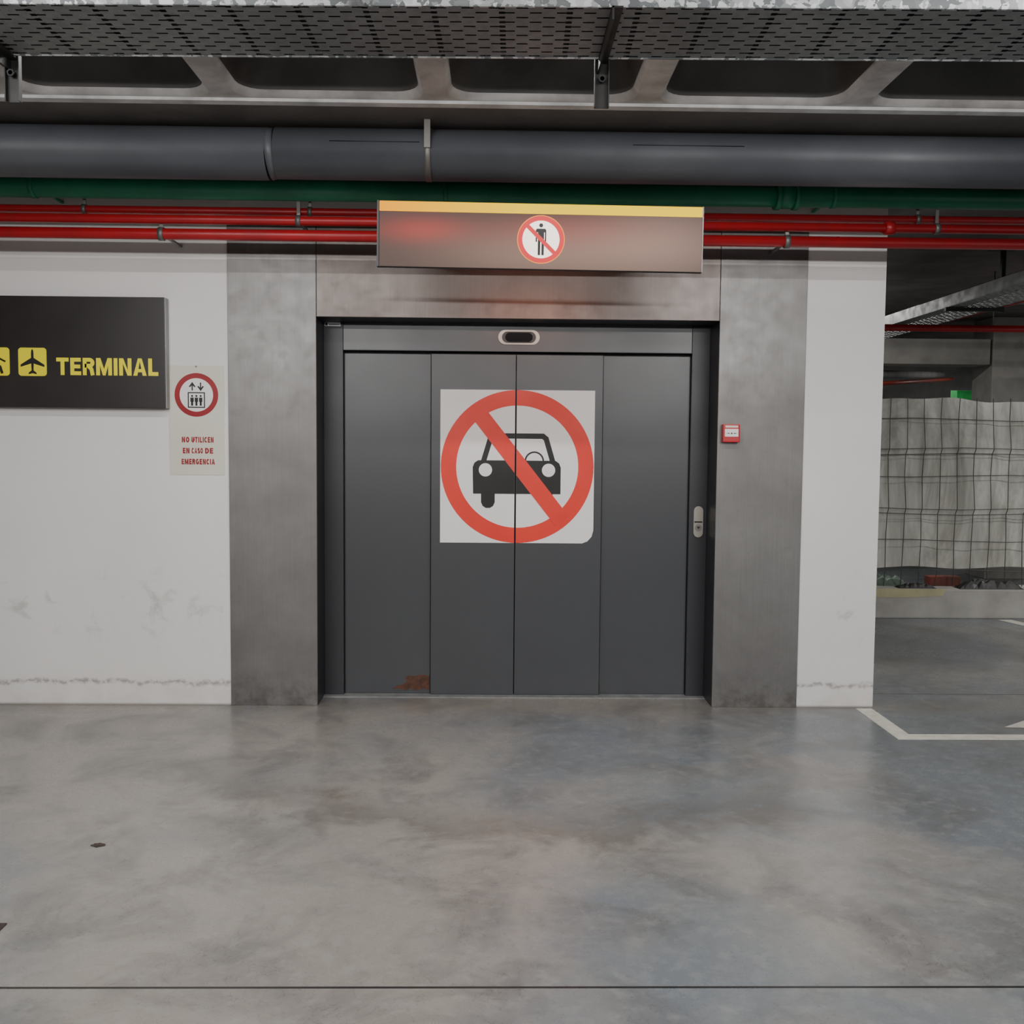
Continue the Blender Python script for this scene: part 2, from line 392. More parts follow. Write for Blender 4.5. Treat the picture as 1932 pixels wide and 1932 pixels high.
# ---------------------------------------------------------------- room shell
def st(o): o["kind"]="structure";return o
YB=-24
bm=bmesh.new();add_box(bm,-7,12,YB,16,-.1,0)
fl=obj_from_bm(bm,"floor",M_floor,(0,0,0));st(fl)
CZ=3.13
st(box("wall_front",-7,-1.66,0,.3,0,CZ,M_wall))
st(box("wall_column",1.688,2.145,0,2.4,0,CZ,M_wall))
st(box("wall_above_lift",-1.66,1.688,0.011,.3,2.30,CZ,M_wall))
st(box("wall_lift_side",-1.66,-1.17,0.011,.3,0,2.3,M_wall))
st(box("wall_lift_other_side",1.195,1.688,0.011,.3,0,2.3,M_wall))
st(box("wall_left",-7.1,-7,YB,13,0,CZ,M_concd))
st(box("wall_behind",-7,12,YB-.1,YB,0,CZ,M_dkwall))
st(box("wall_right",12,12.1,YB,13,0,CZ,M_concd))
bm=bmesh.new();add_box(bm,-7,12,12.9,13,0,2.47);add_box(bm,-7,12,12.9,13,2.68,CZ);add_box(bm,-7,8.45,12.9,13,2.47,2.68);add_box(bm,9.6,12,12.9,13,2.47,2.68)
st(obj_from_bm(bm,"wall_far",M_concd,(2,13,1.5)))
st(box("trim_1",-1.66,-1.153,-.008,.0105,0,2.8,M_steel,bev=.002))
st(box("trim_2",-1.150,1.178,-.008,.0105,2.272,2.8,M_steelglow,bev=.002))
st(box("trim_3",1.181,1.686,-.008,.0105,0,2.8,M_steel,bev=.002))
bm=bmesh.new();add_box(bm,-1.17,-1.153,.0105,.26,0,2.272);add_box(bm,1.181,1.195,.0105,.26,0,2.272);add_box(bm,-1.17,1.195,.0105,.26,2.272,2.3)
st(obj_from_bm(bm,"trim_4",M_frame,(0,.15,1.1)))
# coffered ceiling
bm=bmesh.new()
P_=.97;hb=.43;ht=.34;depth=.27
def rr_loop(cx,cy,h,r,z,n=5):
    return [(p[0],p[1],z) for p in rrect(cx-h,cx+h,cy-h,cy+h,r,n)]
for r_ in range(9):
    cy=-1.52-P_*r_
    for c_ in range(-6,12):
        cx=-.885+P_*c_
        l0=rr_loop(cx,cy,hb,.10,CZ);l1=rr_loop(cx,cy,hb-.02,.11,CZ+.03);l2=rr_loop(cx,cy,ht+.02,.12,CZ+depth-.04);l3=rr_loop(cx,cy,ht-.03,.10,CZ+depth)
        V=[[bm.verts.new(p) for p in l] for l in (l0,l1,l2,l3)]
        n=len(l0)
        ov=[]
        for p in l0:
            dx,dy=p[0]-cx,p[1]-cy
            k=(P_/2)/max(abs(dx),abs(dy));ov.append(bm.verts.new((cx+dx*k,cy+dy*k,CZ)))
        for i in range(n):
            j=(i+1)%n
            f=bm.faces.new((ov[j],ov[i],V[0][i],V[0][j]));f.material_index=0
            for a in range(3):
                f=bm.faces.new((V[a][j],V[a][i],V[a+1][i],V[a+1][j]));f.material_index=0 if a==0 else 1;f.smooth=True
        f=bm.faces.new(V[3][::-1]);f.material_index=1
        for sx,sy in ((1,1),(-1,1),(-1,-1),(1,-1)):
            cand=[v for v in ov if (v.co.x-cx)*sx>0 and (v.co.y-cy)*sy>0]
            ex=[v for v in cand if abs(abs(v.co.x-cx)-P_/2)<1e-4];ey=[v for v in cand if abs(abs(v.co.y-cy)-P_/2)<1e-4]
            a=max(ex,key=lambda v:abs(v.co.y-cy));b_=max(ey,key=lambda v:abs(v.co.x-cx))
            if a is b_ : continue
            cvt=bm.verts.new((cx+sx*P_/2,cy+sy*P_/2,CZ));bm.faces.new((a,b_,cvt))
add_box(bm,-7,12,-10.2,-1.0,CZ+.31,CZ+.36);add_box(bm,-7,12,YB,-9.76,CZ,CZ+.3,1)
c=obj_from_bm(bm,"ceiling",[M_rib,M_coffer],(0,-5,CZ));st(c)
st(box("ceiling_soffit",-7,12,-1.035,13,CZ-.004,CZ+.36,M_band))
st(box("trim_5",-7,12,-1.085,-1.03,CZ-.014,CZ+.02,M_edge))
# floor markings
bm=bmesh.new()
add_box(bm,2.035,2.13,-.56,-.03,0,.0015);add_box(bm,2.035,6.0,-.655,-.56,0,.0015)
o=obj_from_bm(bm,"floor_line",M_line,(2.1,-.5,0));meta(o,"cream painted parking bay line on concrete floor","floor marking")
bm=bmesh.new()
vs=[bm.verts.new(p) for p in ((2.72,-.42,.0015),(3.5,-.48,.0015),(3.45,.12,.0015))];bm.faces.new(vs)
o=obj_from_bm(bm,"painted_arrow",M_line,(3.2,-.3,0));meta(o,"cream painted arrow head on concrete floor","floor marking")
bm=bmesh.new()
vs=[bm.verts.new(p) for p in ((4.47,3.1,.0015),(4.62,2.5,.0015),(4.74,2.5,.0015),(4.60,3.1,.0015))];bm.faces.new(vs)
o=obj_from_bm(bm,"floor_line",M_line,(4.6,2.8,0));meta(o,"short cream painted bay line near the kerb","floor marking")

# ---------------------------------------------------------------- lift
YD=.25
lift=empty("elevator",(0,YD,0),"dark grey four-leaf elevator entrance recessed in steel surround","elevator")
box("door_jamb",-1.153,-1.036,YD-.01,YD+.2,0,2.272,M_frame,lift,.003)
box("door_jamb",1.072,1.181,YD-.01,YD+.2,0,2.272,M_frame,lift,.003)
box("transom",-1.036,1.072,YD-.004,YD+.2,2.106,2.298,M_door,lift,.003)
box("track_gap",-1.036,1.072,YD+.05,YD+.2,2.08,2.106,M_darkgap,lift)
for i,(a,b_,yy) in enumerate(((-1.034,-.509,YD+.028),(-.505,.0055,YD),(.0105,.535,YD),(.539,1.070,YD+.028))):
    dp=box("door_panel",a,b_,yy,yy+.025,.006,2.09,M_door,lift,.0025)
box("door_backing",-1.034,1.07,YD+.06,YD+.2,.003,2.09,M_darkgap,lift)
box("threshold",-1.153,1.181,YD-.06,YD+.2,0,.005,M_galvf,lift)
def capsule_pts(cx,cz,w,h,n=12):
    r=min(w,h)/2
    return rrect(cx-w/2,cx+w/2,cz-h/2,cz+h/2,r*.999,n)
sens=flat("door_sensor",[capsule_pts(.022,2.192,.25,.088)],YD-.004,M_nickel,lift,.012,label="satin nickel oval sensor bezel")
flat("sensor_rim",[capsule_pts(.022,2.192,.205,.068)],YD-.016,M_frame,sens,.001)
flat("sensor_window",[capsule_pts(.022,2.192,.165,.056)],YD-.017,M_darkgap,sens,.002)
cp=flat("call_button_panel",[capsule_pts(1.128,1.086,.058,.19)],YD-.010,M_nickel,lift,.010,label="satin nickel oval call plate")
flat("key_slot",[capsule_pts(1.128,1.085,.05,.008)],YD-.020,M_darkgap,cp,.001)
flat("call_button",[disc(1.128,1.05,.021,24)],YD-.020,M_clamp,cp,.004)
flat("button_arrow",[[(1.117,1.057),(1.139,1.057),(1.128,1.041)]],YD-.024,M_black,cp,.001)
flat("label_sticker",[[(-1.145,2.248),(-1.05,2.248),(-1.05,2.27),(-1.145,2.27)]],YD-.010,M_white,lift,.001)
flat("label_sticker_print",[[(-1.12,2.254),(-1.055,2.254),(-1.055,2.258),(-1.12,2.258)]]+[[(-1.142,2.25),(-1.128,2.25),(-1.128,2.268),(-1.142,2.268)]],YD-.011,M_black,lift,.0005)
rp=[(-.745,.03),(-.71,.055),(-.68,.058),(-.655,.075),(-.66,.1),(-.645,.118),(-.6,.112),(-.57,.122),(-.53,.118),(-.512,.11),(-.513,.028),(-.55,.035),(-.59,.022),(-.63,.036),(-.66,.022),(-.7,.035)]
flat("rust_patch",[rp],YD+.028,M_rust,lift,.0008)
# no car sign
sg=empty("no_car_sign",(.019,YD,1.41),"white square sticker with red no-cars symbol on doors","sign")
S=.00323;CX,CZ2=976,881
def q(px,py): return (.019+(px-CX)*S,1.412-(py-CZ2)*S)
SE=(.008,.0055)
sheet=[q(831,737),q(1121,737)]+[q(1121,1000),q(1118,1012),q(1110,1021),q(1100,1025)]+[q(831,1025)]
flat("backing_sheet",[sheet],YD,M_white,sg,.0012,SE)
y1=YD-.0012
roof=stroke([q(912,872),q(925,828),q(931,823),q(1024,823),q(1030,828),q(1043,872)],10*S)
body=[q(893,932)]+[q(892,882),q(895,874),q(902,869)]+[q(1048,869),q(1055,874),q(1058,882)]+[q(1058,932)]
wheel1=[q(908,930),q(908,948),q(911,955),q(917,959),q(925,959),q(931,955),q(934,948),q(934,930)]
wheel2=[q(1018,930),q(1018,948),q(1021,955),q(1027,959),q(1035,959),q(1041,955),q(1043,948),q(1043,930)]
steer=stroke([ (q(1008,870)[0]+17*S*math.cos(math.radians(a)),q(1008,870)[1]+17*S*math.sin(math.radians(a))) for a in range(0,181,15)],3*S)
car=flat("car_symbol",roof+[body,wheel1,wheel2]+steer,y1,M_black,sg,.0006,SE,jit=True)
for px in (916,1035):
    c_=q(px,887);flat("headlight_symbol",[disc(c_[0],c_[1],12.5*S,28)],y1-.0024,M_white,sg,.0004)
rc=q(976,881)
flat("red_ring",ring(rc[0],rc[1],144*S,115*S,96),y1,M_red,sg,.0010,SE)
flat("red_slash",stroke([q(899,776),q(1061,982)],31*S),y1-.0011,M_red,sg,.0022,SE)
# ---------------------------------------------------------------- TERMINAL sign
ts=empty("terminal_sign",(-2.6,-.03,2.05),"dark brown directional board with yellow airplane and lettering","sign")
YT=-.062
def fx(x): return x+(.0005)+(-.117-x)*(.062/5.82)
def fz(z): return z+(H-z)*(.062/5.82)
bx0,bx1,bz0,bz1=-3.6,fx(-2.022)+.0,fz(1.737),fz(2.373)
box("board",bx0,bx1,YT,-.012,bz0,bz1,M_board,ts,.003)
box("mounting_frame",bx0+.02,bx1-.02,-.012,-.0005,bz0+.02,bz1-.02,M_boardedge,ts)
box("edge_trim",bx1,bx1+.004,YT+.004,-.004,bz0+.002,bz1-.002,M_boardedge,ts)
tz0=fz(1.924);tz1=fz(2.023)
flat("lettering",text_polys("TERMINAL",fx(-2.645),fx(-2.062),tz0,tz1,.22,.1),YT,M_yel,ts,.001,jit=True,label="yellow lettering reading TERMINAL")
ax0,ax1,az0,az1=fx(-2.861),fx(-2.700),fz(1.917),fz(2.078)
flat("airplane_panel",[rrect(ax0,ax1,az0,az1,.018)],YT,M_yel,ts,.0015)
pl=[(0,.46),(.035,.40),(.045,.30),(.045,.14),(.42,-.10),(.42,-.18),(.045,-.06),(.035,-.30),(.14,-.385),(.14,-.44),(0,-.40)]
pl=pl+[(-x,z) for x,z in pl[-2:0:-1]]
acx,acz,s_=(ax0+ax1)/2,(az0+az1)/2,.16
flat("airplane_symbol",xf([pl],s_,s_,acx,acz),YT-.0015,M_black,ts,.0008)
px1=fx(-2.911);px0=px1-.161
flat("pedestrian_panel",[rrect(px0,px1,az0,az1,.018)],YT,M_yel,ts,.0015)
pcx=(px0+px1)/2
man=stroke([(0,.2),(.0,-.05)],.13)+stroke([(0,-.03),(.14,-.18),(.2,-.42)],.08)+stroke([(0,-.03),(-.1,-.2),(-.26,-.38)],.08)+stroke([(0,.2),(.17,.08),(.3,.0)],.06)+stroke([(0,.2),(-.16,.05),(-.2,-.08)],.06)+[disc(0,.36,.08,20)]
flat("pedestrian_symbol",xf(man,s_*1.2,s_,pcx,acz),YT-.0015,M_black,ts,.0008,jit=True)
# ---------------------------------------------------------------- emergency plate
ep=empty("elevator_warning_sign",(-1.843,0,1.67),"cream plate with red-ringed elevator icon and warning text","sign")
flat("plate",[rrect(-2.002,-1.684,1.355,1.986,.004,2)],-.0003,M_cream,ep,.003)
yp=-.0033;K=.00310
def e(px,py): return (-1.844+(px-371)*K,1.817-(py-745)*K)
c_=e(371,745)
flat("red_ring",ring(c_[0],c_[1],40.5*K,31*K,64),yp,M_dred,ep,.0008)
flat("white_disc",[disc(c_[0],c_[1],31*K,48)],yp,M_white,ep,.0004)
sym=stroke([e(356,741),e(386,741),e(386,768),e(356,768)],2*K,True)
for px in (363,371,379):
    a=e(px,747);sym.append(disc(a[0],a[1],1.9*K,12))
    sym.append([e(px-3,750),e(px-3,758),e(px-1.8,758),e(px-1.8,765),e(px+1.8,765),e(px+1.8,758),e(px+3,758),e(px+3,750)][::-1])
sym+=stroke([e(363.5,737),e(363.5,724)],2.2*K)+[[e(363.5,721),e(357,730),e(360,730.5),e(363.5,726),e(367,730.5),e(370,730)]]
sym+=stroke([e(379,722),e(379,735)],2.2*K)+[[e(379,738),e(385.5,729),e(382.5,728.5),e(379,733),e(375.5,728.5),e(372.5,729)]]
flat("elevator_symbol",sym,yp-.0004,M_black,ep,.0006,jit=True)
def row(s,xa,xb,ya,yb):
    a=e(xa,yb);b_=e(xb,ya);return text_polys(s,a[0],b_[0],a[1],b_[1],.25,.16)
for nm,tx in (("NO UTILICEN",row("NO",343,357,823,833.5)+row("UTILICEN",361,402,823,833.5)),
    ("EN CASO DE",row("EN",344.5,357,843.5,854)+row("CASO",361,382,843.5,854)+row("DE",386,401,843.5,854)),
    ("EMERGENCIA",row("EMERGENCIA",342,404,864,874.5))):
    flat("lettering",tx,yp,M_dred,ep,.0005,jit=True,label="dark red lettering reading "+nm)
flat("fixing_screw",[disc(*e(371,692.5),1.8*K,12)],yp,M_clamp,ep,.002)
# ---------------------------------------------------------------- fire call point
fc=empty("fire_alarm_call_point",(1.251,-.008,1.623),"red break-glass fire alarm box on steel panel","fire alarm")
fb=box("housing",1.203,1.301,-.055,-.008,1.570,1.675,M_redbox,fc,.006)
flat("front_label",[rrect(1.213,1.291,1.603,1.648,.003)],-.055,M_white,fc,.001)
flat("label_marks",[disc(1.252,1.622,.0045,12),disc(1.236,1.622,.003,10),disc(1.268,1.622,.003,10)]+stroke([(1.225,1.622),(1.234,1.622)],.003)+stroke([(1.27,1.622),(1.28,1.622)],.003),-.056,M_black,fc,.0005,jit=True)
flat("top_label",[rrect(1.215,1.289,1.655,1.667,.002)],-.055,M_cream,fc,.001)
# ---------------------------------------------------------------- hanging lit sign
YS=-.862;kk=.9876
def sxx(x): return -.117+(x+.117)*kk
def szz(z): return H+(z-H)*kk
hs=empty("hanging_lit_sign",(sxx(.103),YS,szz(2.575)),"backlit sign box with yellow strip and no-pedestrians symbol","sign")
hx0,hx1,hz0,hz1=sxx(-.703),sxx(.907),szz(2.413),szz(2.735)
box("sign_housing",hx0,hx1,YS,YS+.03,hz0,hz1,M_black,hs,.004)
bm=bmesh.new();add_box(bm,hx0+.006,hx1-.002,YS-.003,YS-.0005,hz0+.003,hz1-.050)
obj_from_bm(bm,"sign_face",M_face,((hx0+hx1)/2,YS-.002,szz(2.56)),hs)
bm=bmesh.new();add_box(bm,hx0+.006,hx1-.002,YS-.006,YS-.0005,hz1-.050,hz1-.002)
obj_from_bm(bm,"light_strip",M_glowy,((hx0+hx1)/2,YS-.003,hz1-.03),hs)
box("end_cap",hx0-.006,hx0+.004,YS-.008,YS+.03,hz0,hz1,M_frame,hs,.001)
box("end_cap",hx1-.003,hx1+.003,YS-.008,YS+.03,hz0,hz1,M_clamp,hs,.001)
yc=YS-.003;hc=(sxx(.103),szz(2.560))
flat("lit_rim",ring(*hc,.117,.112,64),yc,M_glowo,hs,.001)
flat("red_ring",ring(*hc,.113,.091,64),yc,M_glowr,hs,.0022)
flat("white_disc",[disc(*hc,.0915,48)],yc,M_gloww,hs,.001)
mp=[disc(hc[0],hc[1]+.068,.010,16),
    [(hc[0]-.026,hc[1]+.045),(hc[0]-.020,hc[1]+.052),(hc[0]+.020,hc[1]+.052),(hc[0]+.026,hc[1]+.045),(hc[0]+.026,hc[1]-.012),(hc[0]+.019,hc[1]-.012),(hc[0]+.019,hc[1]+.034),(hc[0]+.015,hc[1]+.034),(hc[0]+.015,hc[1]-.076),(hc[0]+.003,hc[1]-.076),(hc[0]+.003,hc[1]-.012),(hc[0]-.003,hc[1]-.012),(hc[0]-.003,hc[1]-.076),(hc[0]-.015,hc[1]-.076),(hc[0]-.015,hc[1]+.034),(hc[0]-.019,hc[1]+.034),(hc[0]-.019,hc[1]-.012),(hc[0]-.026,hc[1]-.012)]]
flat("person_symbol",mp,yc-.001,M_black,hs,.0006)
flat("red_slash",stroke([(hc[0]-.070,hc[1]+.068),(hc[0]+.070,hc[1]-.068)],.020),yc-.0017,M_glowr,hs,.0006)
for x in (-.45,.65): box("wall_arm",x-.012,x+.012,YS+.029,-.008,2.55,2.575,M_hang,hs)
hs.rotation_euler=(0,math.radians(.45),0)

# ---------------------------------------------------------------- pipes
def clamp(parent,x,y,z,r,w=.03,mat=None,up=None,back=False):
    bm=bmesh.new();tube_bm(bm,(x-w/2,y,z),(x+w/2,y,z),r+.006,seg=24)
    if up: add_box(bm,x-w*.35,x+w*.35,y-.004,y+.004,z+r,up)
    if back: add_box(bm,x-.008,x+.008,y+r,-.0085 if z<2.8 else -.0005,z-.006,z+.006)
    return obj_from_bm(bm,"pipe_clamp",mat or M_clamp,(x,y,z),parent)
XL,XR=-6.9,3.3
def pipe(name,y,z,r,mat,label):
    bm=bmesh.new();tube_bm(bm,(XL,y,z),(XR,y,z),r,seg=32)
    return meta(obj_from_bm(bm,name,mat,((XL+XR)/2,y,z)),label,"pipe")
gp=pipe("green_pipe",-.35,2.900,.058,M_green,"thick green pipe running along wall below duct")
r1=pipe("red_pipe",-.30,2.795,.021,M_redp,"thin red sprinkler pipe under green pipe");r1["group"]="red sprinkler pipes"
r2=pipe("red_pipe",-.34,2.738,.025,M_redp,"red sprinkler pipe in the middle of three");r2["group"]="red sprinkler pipes"
r3=pipe("red_pipe",-.34,2.66,.030,M_redp,"lowest and thickest red sprinkler pipe");r3["group"]="red sprinkler pipes"
for x in (-2.59,-.39,1.706): clamp(gp,x,-.35,2.900,.056,.025,M_green,back=True)
clamp(gp,1.448,-.35,2.900,.06,.11,M_green)
clamp(gp,1.40,-.35,2.900,.068,.025,M_green);clamp(gp,1.50,-.35,2.900,.068,.025,M_green)
for x in (-2.345,-1.13,2.19): clamp(r1,x,-.30,2.795,.022,.022,None,2.86)
for x in (-1.185,2.28): clamp(r2,x,-.34,2.738,.025,.026,None,2.84,x<2)
clamp(r2,2.02,-.34,2.738,.03,.05,M_redp)
for x in (-1.92,1.462): clamp(r3,x,-.34,2.66,.030,.028,None,2.71,True)
# ---------------------------------------------------------------- duct
bm=bmesh.new();ry,rz=-.70,2.99
tube_bm(bm,(-6.9,ry,rz-.004),(-1.26,ry,rz-.004),.126,seg=48);tube_bm(bm,(-1.26,ry,rz-.004),(-1.22,ry,rz),.126,.119,seg=48)
tube_bm(bm,(-1.22,ry,rz),(7,ry,rz),.124,seg=48)
du=meta(obj_from_bm(bm,"ventilation_duct",M_duct,(0,ry,rz)),"large round grey duct running under ceiling soffit","duct")
bm=bmesh.new();tube_bm(bm,(-.475,ry,rz),(-.445,ry,rz),.127,seg=48);add_box(bm,-.475,-.445,-.84,-.825,rz,CZ-.005)
obj_from_bm(bm,"duct_strap",M_clamp,(-.46,ry,rz),du)
for a,b_ in ((-.94,-.5),(.55,1.10)):
    bm=bmesh.new();tube_bm(bm,(a,-.8210,3.02),(b_,-.8210,3.02),.002,seg=8)
    obj_from_bm(bm,"duct_seam",M_black,((a+b_)/2,-.821,3.02),du)
# ---------------------------------------------------------------- cable trays
def tray(name,length,width,lip,loc,rotz,label,fm=None):
    root=empty(name,loc,label,"cable tray")
    bm=bmesh.new();L,W=length/2,width/2
    vs=[bm.verts.new(p) for p in ((-L,-W,0),(L,-W,0),(L,W,0),(-L,W,0))];bm.faces.new(vs[::-1])
    base=obj_from_bm(bm,"perforated_base",M_tray,(0,0,0));base.parent=root
    for s in (-1,1):
        bm=bmesh.new()
        y0=s*W;a,b_=sorted((y0,y0-s*.002));add_box(bm,-L,L,a,b_,0,lip)
        a,b_=sorted((y0,y0-s*.014));add_box(bm,-L,L,a,b_,lip-.003,lip)
        a,b_=sorted((y0,y0-s*.008));add_box(bm,-L,L,a,b_,-.003,.001)
        o=obj_from_bm(bm,"side_flange",fm or M_galv,(0,0,0));o.parent=root
    root.rotation_euler=(0,0,rotz);return root
tr=tray("cable_tray",13,.40,.09,(0,-2.575,2.838),-.024,"galvanised perforated cable tray hanging under ceiling")
for i in range(10):  # unseen cables added to darken the slots and block light
    yy=-.17+i*.0378;r_=.0185
    bm=bmesh.new();tube_bm(bm,(-6.4,yy,.012+r_),(6.4,yy,.012+r_),r_,seg=10)
    o=obj_from_bm(bm,"cable",M_slotfill,(0,0,0));o.parent=tr
def channel(name,x,y,z0,z1,w,label,parent=None):
    bm=bmesh.new();d=.022;t=.004
    add_box(bm,x-w/2,x+w/2,y-t,y,z0,z1);add_box(bm,x-w/2,x-w/2+t,y-d,y-t,z0,z1);add_box(bm,x+w/2-t,x+w/2,y-d,y-t,z0,z1)
    o=meta(obj_from_bm(bm,name,M_hang,(x,y,(z0+z1)/2),parent),label,None if parent else "bracket")
    return o
def hanger(x,yf,z0,label,arm=True):
    root=empty("tray_hanger",(x,yf,z0),label,"bracket","cable tray hangers")
    channel("post",x,yf,z0,CZ,.05,None,root)
    bm=bmesh.new();tube_bm(bm,(x,yf-.03,z0+.09),(x,yf-.004,z0+.09),.008,seg=6);tube_bm(bm,(x,yf-.03,z0+.09),(x,yf-.022,z0+.09),.013,seg=6)
    obj_from_bm(bm,"bolt",M_hang,(x,yf-.02,z0+.09),root)
    if arm:
        bm=bmesh.new();xx=x-.012
        add_box(bm,xx-.003,xx+.003,yf-.44,yf-.005,2.795,2.834);add_box(bm,xx-.003,xx+.03,yf-.44,yf-.005,2.829,2.834)
        obj_from_bm(bm,"arm",M_hang,(xx,yf-.2,2.82),root)
    return root
hanger(.235,-2.352,2.682,"dark steel bracket holding cable tray from ceiling")
hanger(-1.765,-2.305,2.69,"dark steel bracket holding end of cable tray")
root=empty("tray_hanger",(-.555,-2.80,2.84),"slotted bracket plate clipped over tray edge","bracket","cable tray hangers")
bm=bmesh.new();add_box(bm,-.587,-.523,-2.812,-2.806,2.832,2.872);add_box(bm,-.587,-.566,-2.812,-2.806,2.872,2.91);add_box(bm,-.544,-.523,-2.812,-2.806,2.872,2.91);add_box(bm,-.587,-.523,-2.812,-2.806,2.91,CZ)
obj_from_bm(bm,"slotted_plate",M_hang,(-.555,-2.81,2.95),root)

# ---------------------------------------------------------------- area beyond
kb=box("kerb",2.4,10,3.16,3.5,0,.27,M_conc,bev=.015);meta(kb,"low rough concrete kerb under the fence","kerb")
bm=bmesh.new();nx,nz=90,24;x0,x1=2.3,7.0;grid=[]
for i in range(nx+1):
    colv=[];x=x0+(x1-x0)*i/nx
    top=2.02+.014*math.sin(x*5.1)+.008*math.sin(x*11)-.015*(x-3.3)
    bot=.44+.012*math.sin(x*7)
    for j in range(nz+1):
        t=j/nz;z=bot+(top-bot)*t
        y=3.42+.012*math.sin(x*9+z*2)+.006*math.sin(x*23+z*5)+.012*math.sin(z*4+x)
        colv.append(bm.verts.new((x,y,z)))
    grid.append(colv)
for i in range(nx):
    for j in range(nz):
        f=bm.faces.new((grid[i][j],grid[i+1][j],grid[i+1][j+1],grid[i][j+1]));f.smooth=True
meta(obj_from_bm(bm,"tarpaulin",M_tarp,(4.6,3.42,1.2)),"dirty translucent plastic sheet hung behind wire fence","tarpaulin")
bm=bmesh.new()
def wire(p0,p1,r=.0038): tube_bm(bm,p0,p1,r,seg=6,caps=False)
yw=3.34
zs=[.42,.70,.95,1.0,1.30,1.5,1.55,1.82,2.02]
x=2.4
while x<6.9:
    k=0;pts=[(x+.01*math.sin(x*3),yw,.272)]
    for z in zs: pts.append((x+.006*math.sin(z*7+x*9),yw-(.03 if z in (1.0,1.55) else 0),z))
    for a,b_ in zip(pts,pts[1:]): wire(a,b_)
    x+=.16
for z in zs[:-1]:
    xs=[2.4+i*.45 for i in range(11)]
    for a,b_ in zip(xs,xs[1:]): wire((a,yw-(.03 if z in (1.0,1.55) else 0),z+.012*math.sin(a*3+z*5)),(b_,yw-(.03 if z in (1.0,1.55) else 0),z+.012*math.sin(b_*3+z*5)))
meta(obj_from_bm(bm,"wire_fence",M_wire,(4.6,yw,1.2)),"welded wire mesh fence in front of plastic sheet","fence")
def lump(name,x0,x1,y0,y1,z0,h,mat,label,cat):
    bm=bmesh.new();n=14;m_=6;g=[]
    for i in range(n+1):
        r_=[]
        for j in range(m_+1):
            u=i/n;v=j/m_
            e_=math.sin(PI*u)**.5*math.sin(PI*v)**.5 if 0<u<1 and 0<v<1 else 0
            r_.append(bm.verts.new((x0+(x1-x0)*u,y0+(y1-y0)*v,z0+.002+h*e_*random.uniform(.45,1))))
        g.append(r_)
    for i in range(n):
        for j in range(m_): bm.faces.new((g[i][j],g[i+1][j],g[i+1][j+1],g[i][j+1]))
    return meta(obj_from_bm(bm,name,mat,((x0+x1)/2,(y0+y1)/2,z0)),label,cat)
lump("plastic_bag",4.15,4.75,3.17,3.33,.27,.10,M_debr,"crumpled black plastic on top of kerb","rubbish")
lump("plastic_bag",3.6,3.95,3.2,3.33,.27,.05,M_debr,"small crumpled black plastic scrap on kerb","rubbish")
lump("green_sheet",3.3,3.75,3.36,3.5,.27,.12,M_greens,"faded green sheet lying on kerb","rubbish")
b_=box("red_block",3.95,4.25,3.37,3.48,.27,.36,M_brick,bev=.01);meta(b_,"dull red block lying behind the wire fence","block")
vs=[(3.2,.272),(4.02,.272),(3.99,.21),(3.6,.19),(3.2,.2)]
flat("yellowed_paper",[vs],3.1599,M_paper,None,.002,label="strip of yellowed paper stuck on kerb face",cat="paper")
st(box("wall_dark_back",2.2,7.4,7.9,8.0,0,2.2,M_concd))
bm_=box("concrete_beam",2.2,5.75,6,6.4,2.56,2.86,M_conc,bev=.01);meta(bm_,"pale precast concrete beam under the ceiling","beam")
cl=box("concrete_column",5.78,6.3,6,6.5,0,CZ-.006,M_conc,bev=.01);meta(cl,"square grey concrete column behind the fence","column")
t2=tray("cable_tray",5.4,.40,.09,(3.62,2.55,2.66),PI/2,"perforated cable tray running away past the wall",M_galvf)
t3=tray("cable_tray",4.0,.35,.06,(5.9,2.35,2.76),0,"perforated cable tray crossing above the parking bay",M_galvf)
def rod(name,p0,p1,r,mat,label,cat):
    return meta(tube(name,p0,p1,r,mat,None,14),label,cat)
p3=rod("red_pipe",(3.98,-.1,2.69),(3.88,2.95,2.69),.02,M_redp,"thin red pipe running away beside tray","pipe")
tube("pipe_hanger",(3.93,1.4,2.705),(3.93,1.4,3.124),.005,M_clamp,p3,8)
p4=rod("red_pipe",(2.15,3.05,2.62),(11.9,3.05,2.62),.03,M_redp,"red pipe crossing above the wire fence","pipe")
tube("pipe_hanger",(4.3,3.05,2.645),(4.3,3.05,3.124),.005,M_clamp,p4,8)
rod("orange_pipe",(3.6,4.4,2.2),(7.6,11,2.75),.025,M_orange,"orange-red pipe sloping in the space behind","pipe")
rod("grey_pipe",(3.6,4.8,2.34),(7.6,11.4,2.85),.05,M_concd,"grey pipe sloping in the space behind","pipe")
h3=empty("tray_hanger",(3.85,2.0,2.62),"T-shaped steel hanger holding cable tray","bracket")
bm=bmesh.new();add_box(bm,3.83,3.86,2.0,2.03,2.62,CZ-.005);add_box(bm,3.74,3.95,1.98,2.05,CZ-.03,CZ-.005);obj_from_bm(bm,"post",M_hang,(3.84,2,2.95),h3)
bm=bmesh.new();add_box(bm,3.4,3.83,2.0,2.03,2.625,2.655);obj_from_bm(bm,"arm",M_hang,(3.6,2,2.64),h3)
hedge=box("hedge",8.75,11.6,13.3,14.4,0,2.8,M_foliage,bev=.12);meta(hedge,"bright green hedge outside the garage opening","plant")
dc=box("floor_drain_cover",-1.95,-1.66,-2.80,-2.71,.0,.004,M_drain,bev=.001);meta(dc,"rusty metal drain cover set in concrete floor","drain cover")
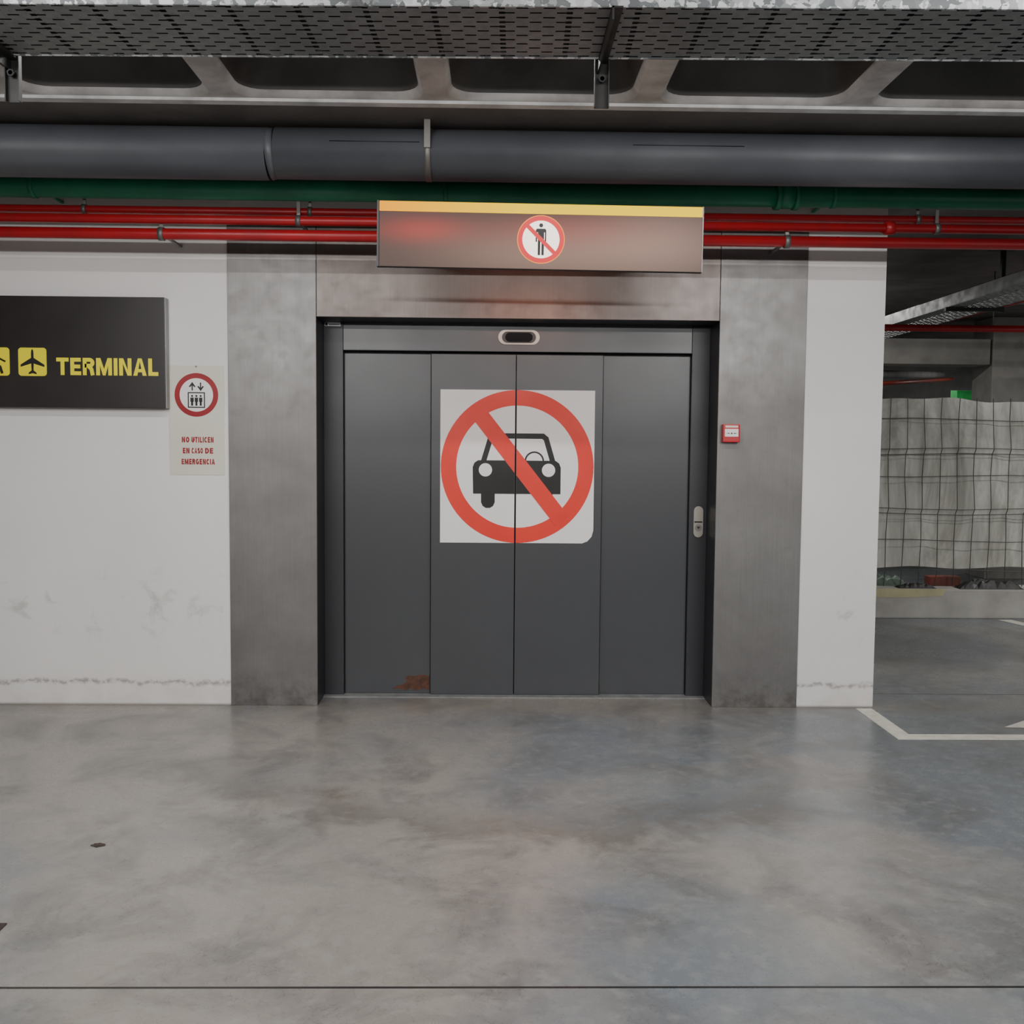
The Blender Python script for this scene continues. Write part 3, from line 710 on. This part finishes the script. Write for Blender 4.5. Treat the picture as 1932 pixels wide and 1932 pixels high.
bm=bmesh.new();vs=[bm.verts.new((-1.62+.027*math.cos(a)*random.uniform(.8,1.1),-2.08+.022*math.sin(a)*random.uniform(.7,1.1),.002)) for a in [i*PI/8 for i in range(16)]];bm.faces.new(vs)
meta(obj_from_bm(bm,"oil_spot",M_drain,(-1.62,-2.08,0)),"small dark oil spot on concrete floor","stain")

# ---------------------------------------------------------------- lights
def area(name,loc,rot,sx,sy,power,col=(1,.975,.95)):
    l=bpy.data.lights.new(name,'AREA');l.shape='RECTANGLE';l.size=sx;l.size_y=sy;l.energy=power;l.color=col
    o=bpy.data.objects.new(name,l);o.location=loc;o.rotation_euler=rot;COL.objects.link(o);return o
area("fluorescent_and_fill_lamp",(-2.2,-4.6,2.98),(math.radians(25),0,0),1.6,.12,62)
area("fluorescent_and_fill_lamp",(2.2,-4.6,2.98),(math.radians(25),0,0),1.6,.12,62)
area("fluorescent_and_fill_lamp",(0,-1.8,3.12),(0,0,0),4.2,.06,62)
area("fluorescent_and_fill_lamp",(0,-8.3,2.80),(math.radians(40),0,0),9,.15,270)
area("fluorescent_and_fill_lamp",(2,-15,3.0),(0,0,0),12,.2,260)  # added lamp, brightens the floor behind for the door reflections
area("fluorescent_and_fill_lamp",(7.5,1.0,3.0),(0,0,0),1.2,.12,115)  # unseen fill for the area beyond the column
area("fluorescent_and_fill_lamp",(5.6,2.85,3.10),(0,0,0),1.0,.12,18)  # added fill to brighten the tarpaulin
area("fluorescent_and_fill_lamp",(3.0,4.5,3.05),(0,0,0),.6,.12,55)  # added fill for the beam, hidden behind the wall column
area("fluorescent_and_fill_lamp",(9.8,9,3.0),(0,math.radians(20),0),1.2,.12,90)  # unseen fill for the far space, kept out of view
area("sign_glow_fill",(.1,-.75,2.40),(math.radians(50),0,0),.6,.03,1.8,(1,.42,.28))  # added lamp, throws the sign's reddish glow on the header
w=bpy.data.worlds.new("world");scene.world=w;w.use_nodes=True
bg=w.node_tree.nodes["Background"];bg.inputs[0].default_value=(.85,.92,1,1);bg.inputs[1].default_value=1.5
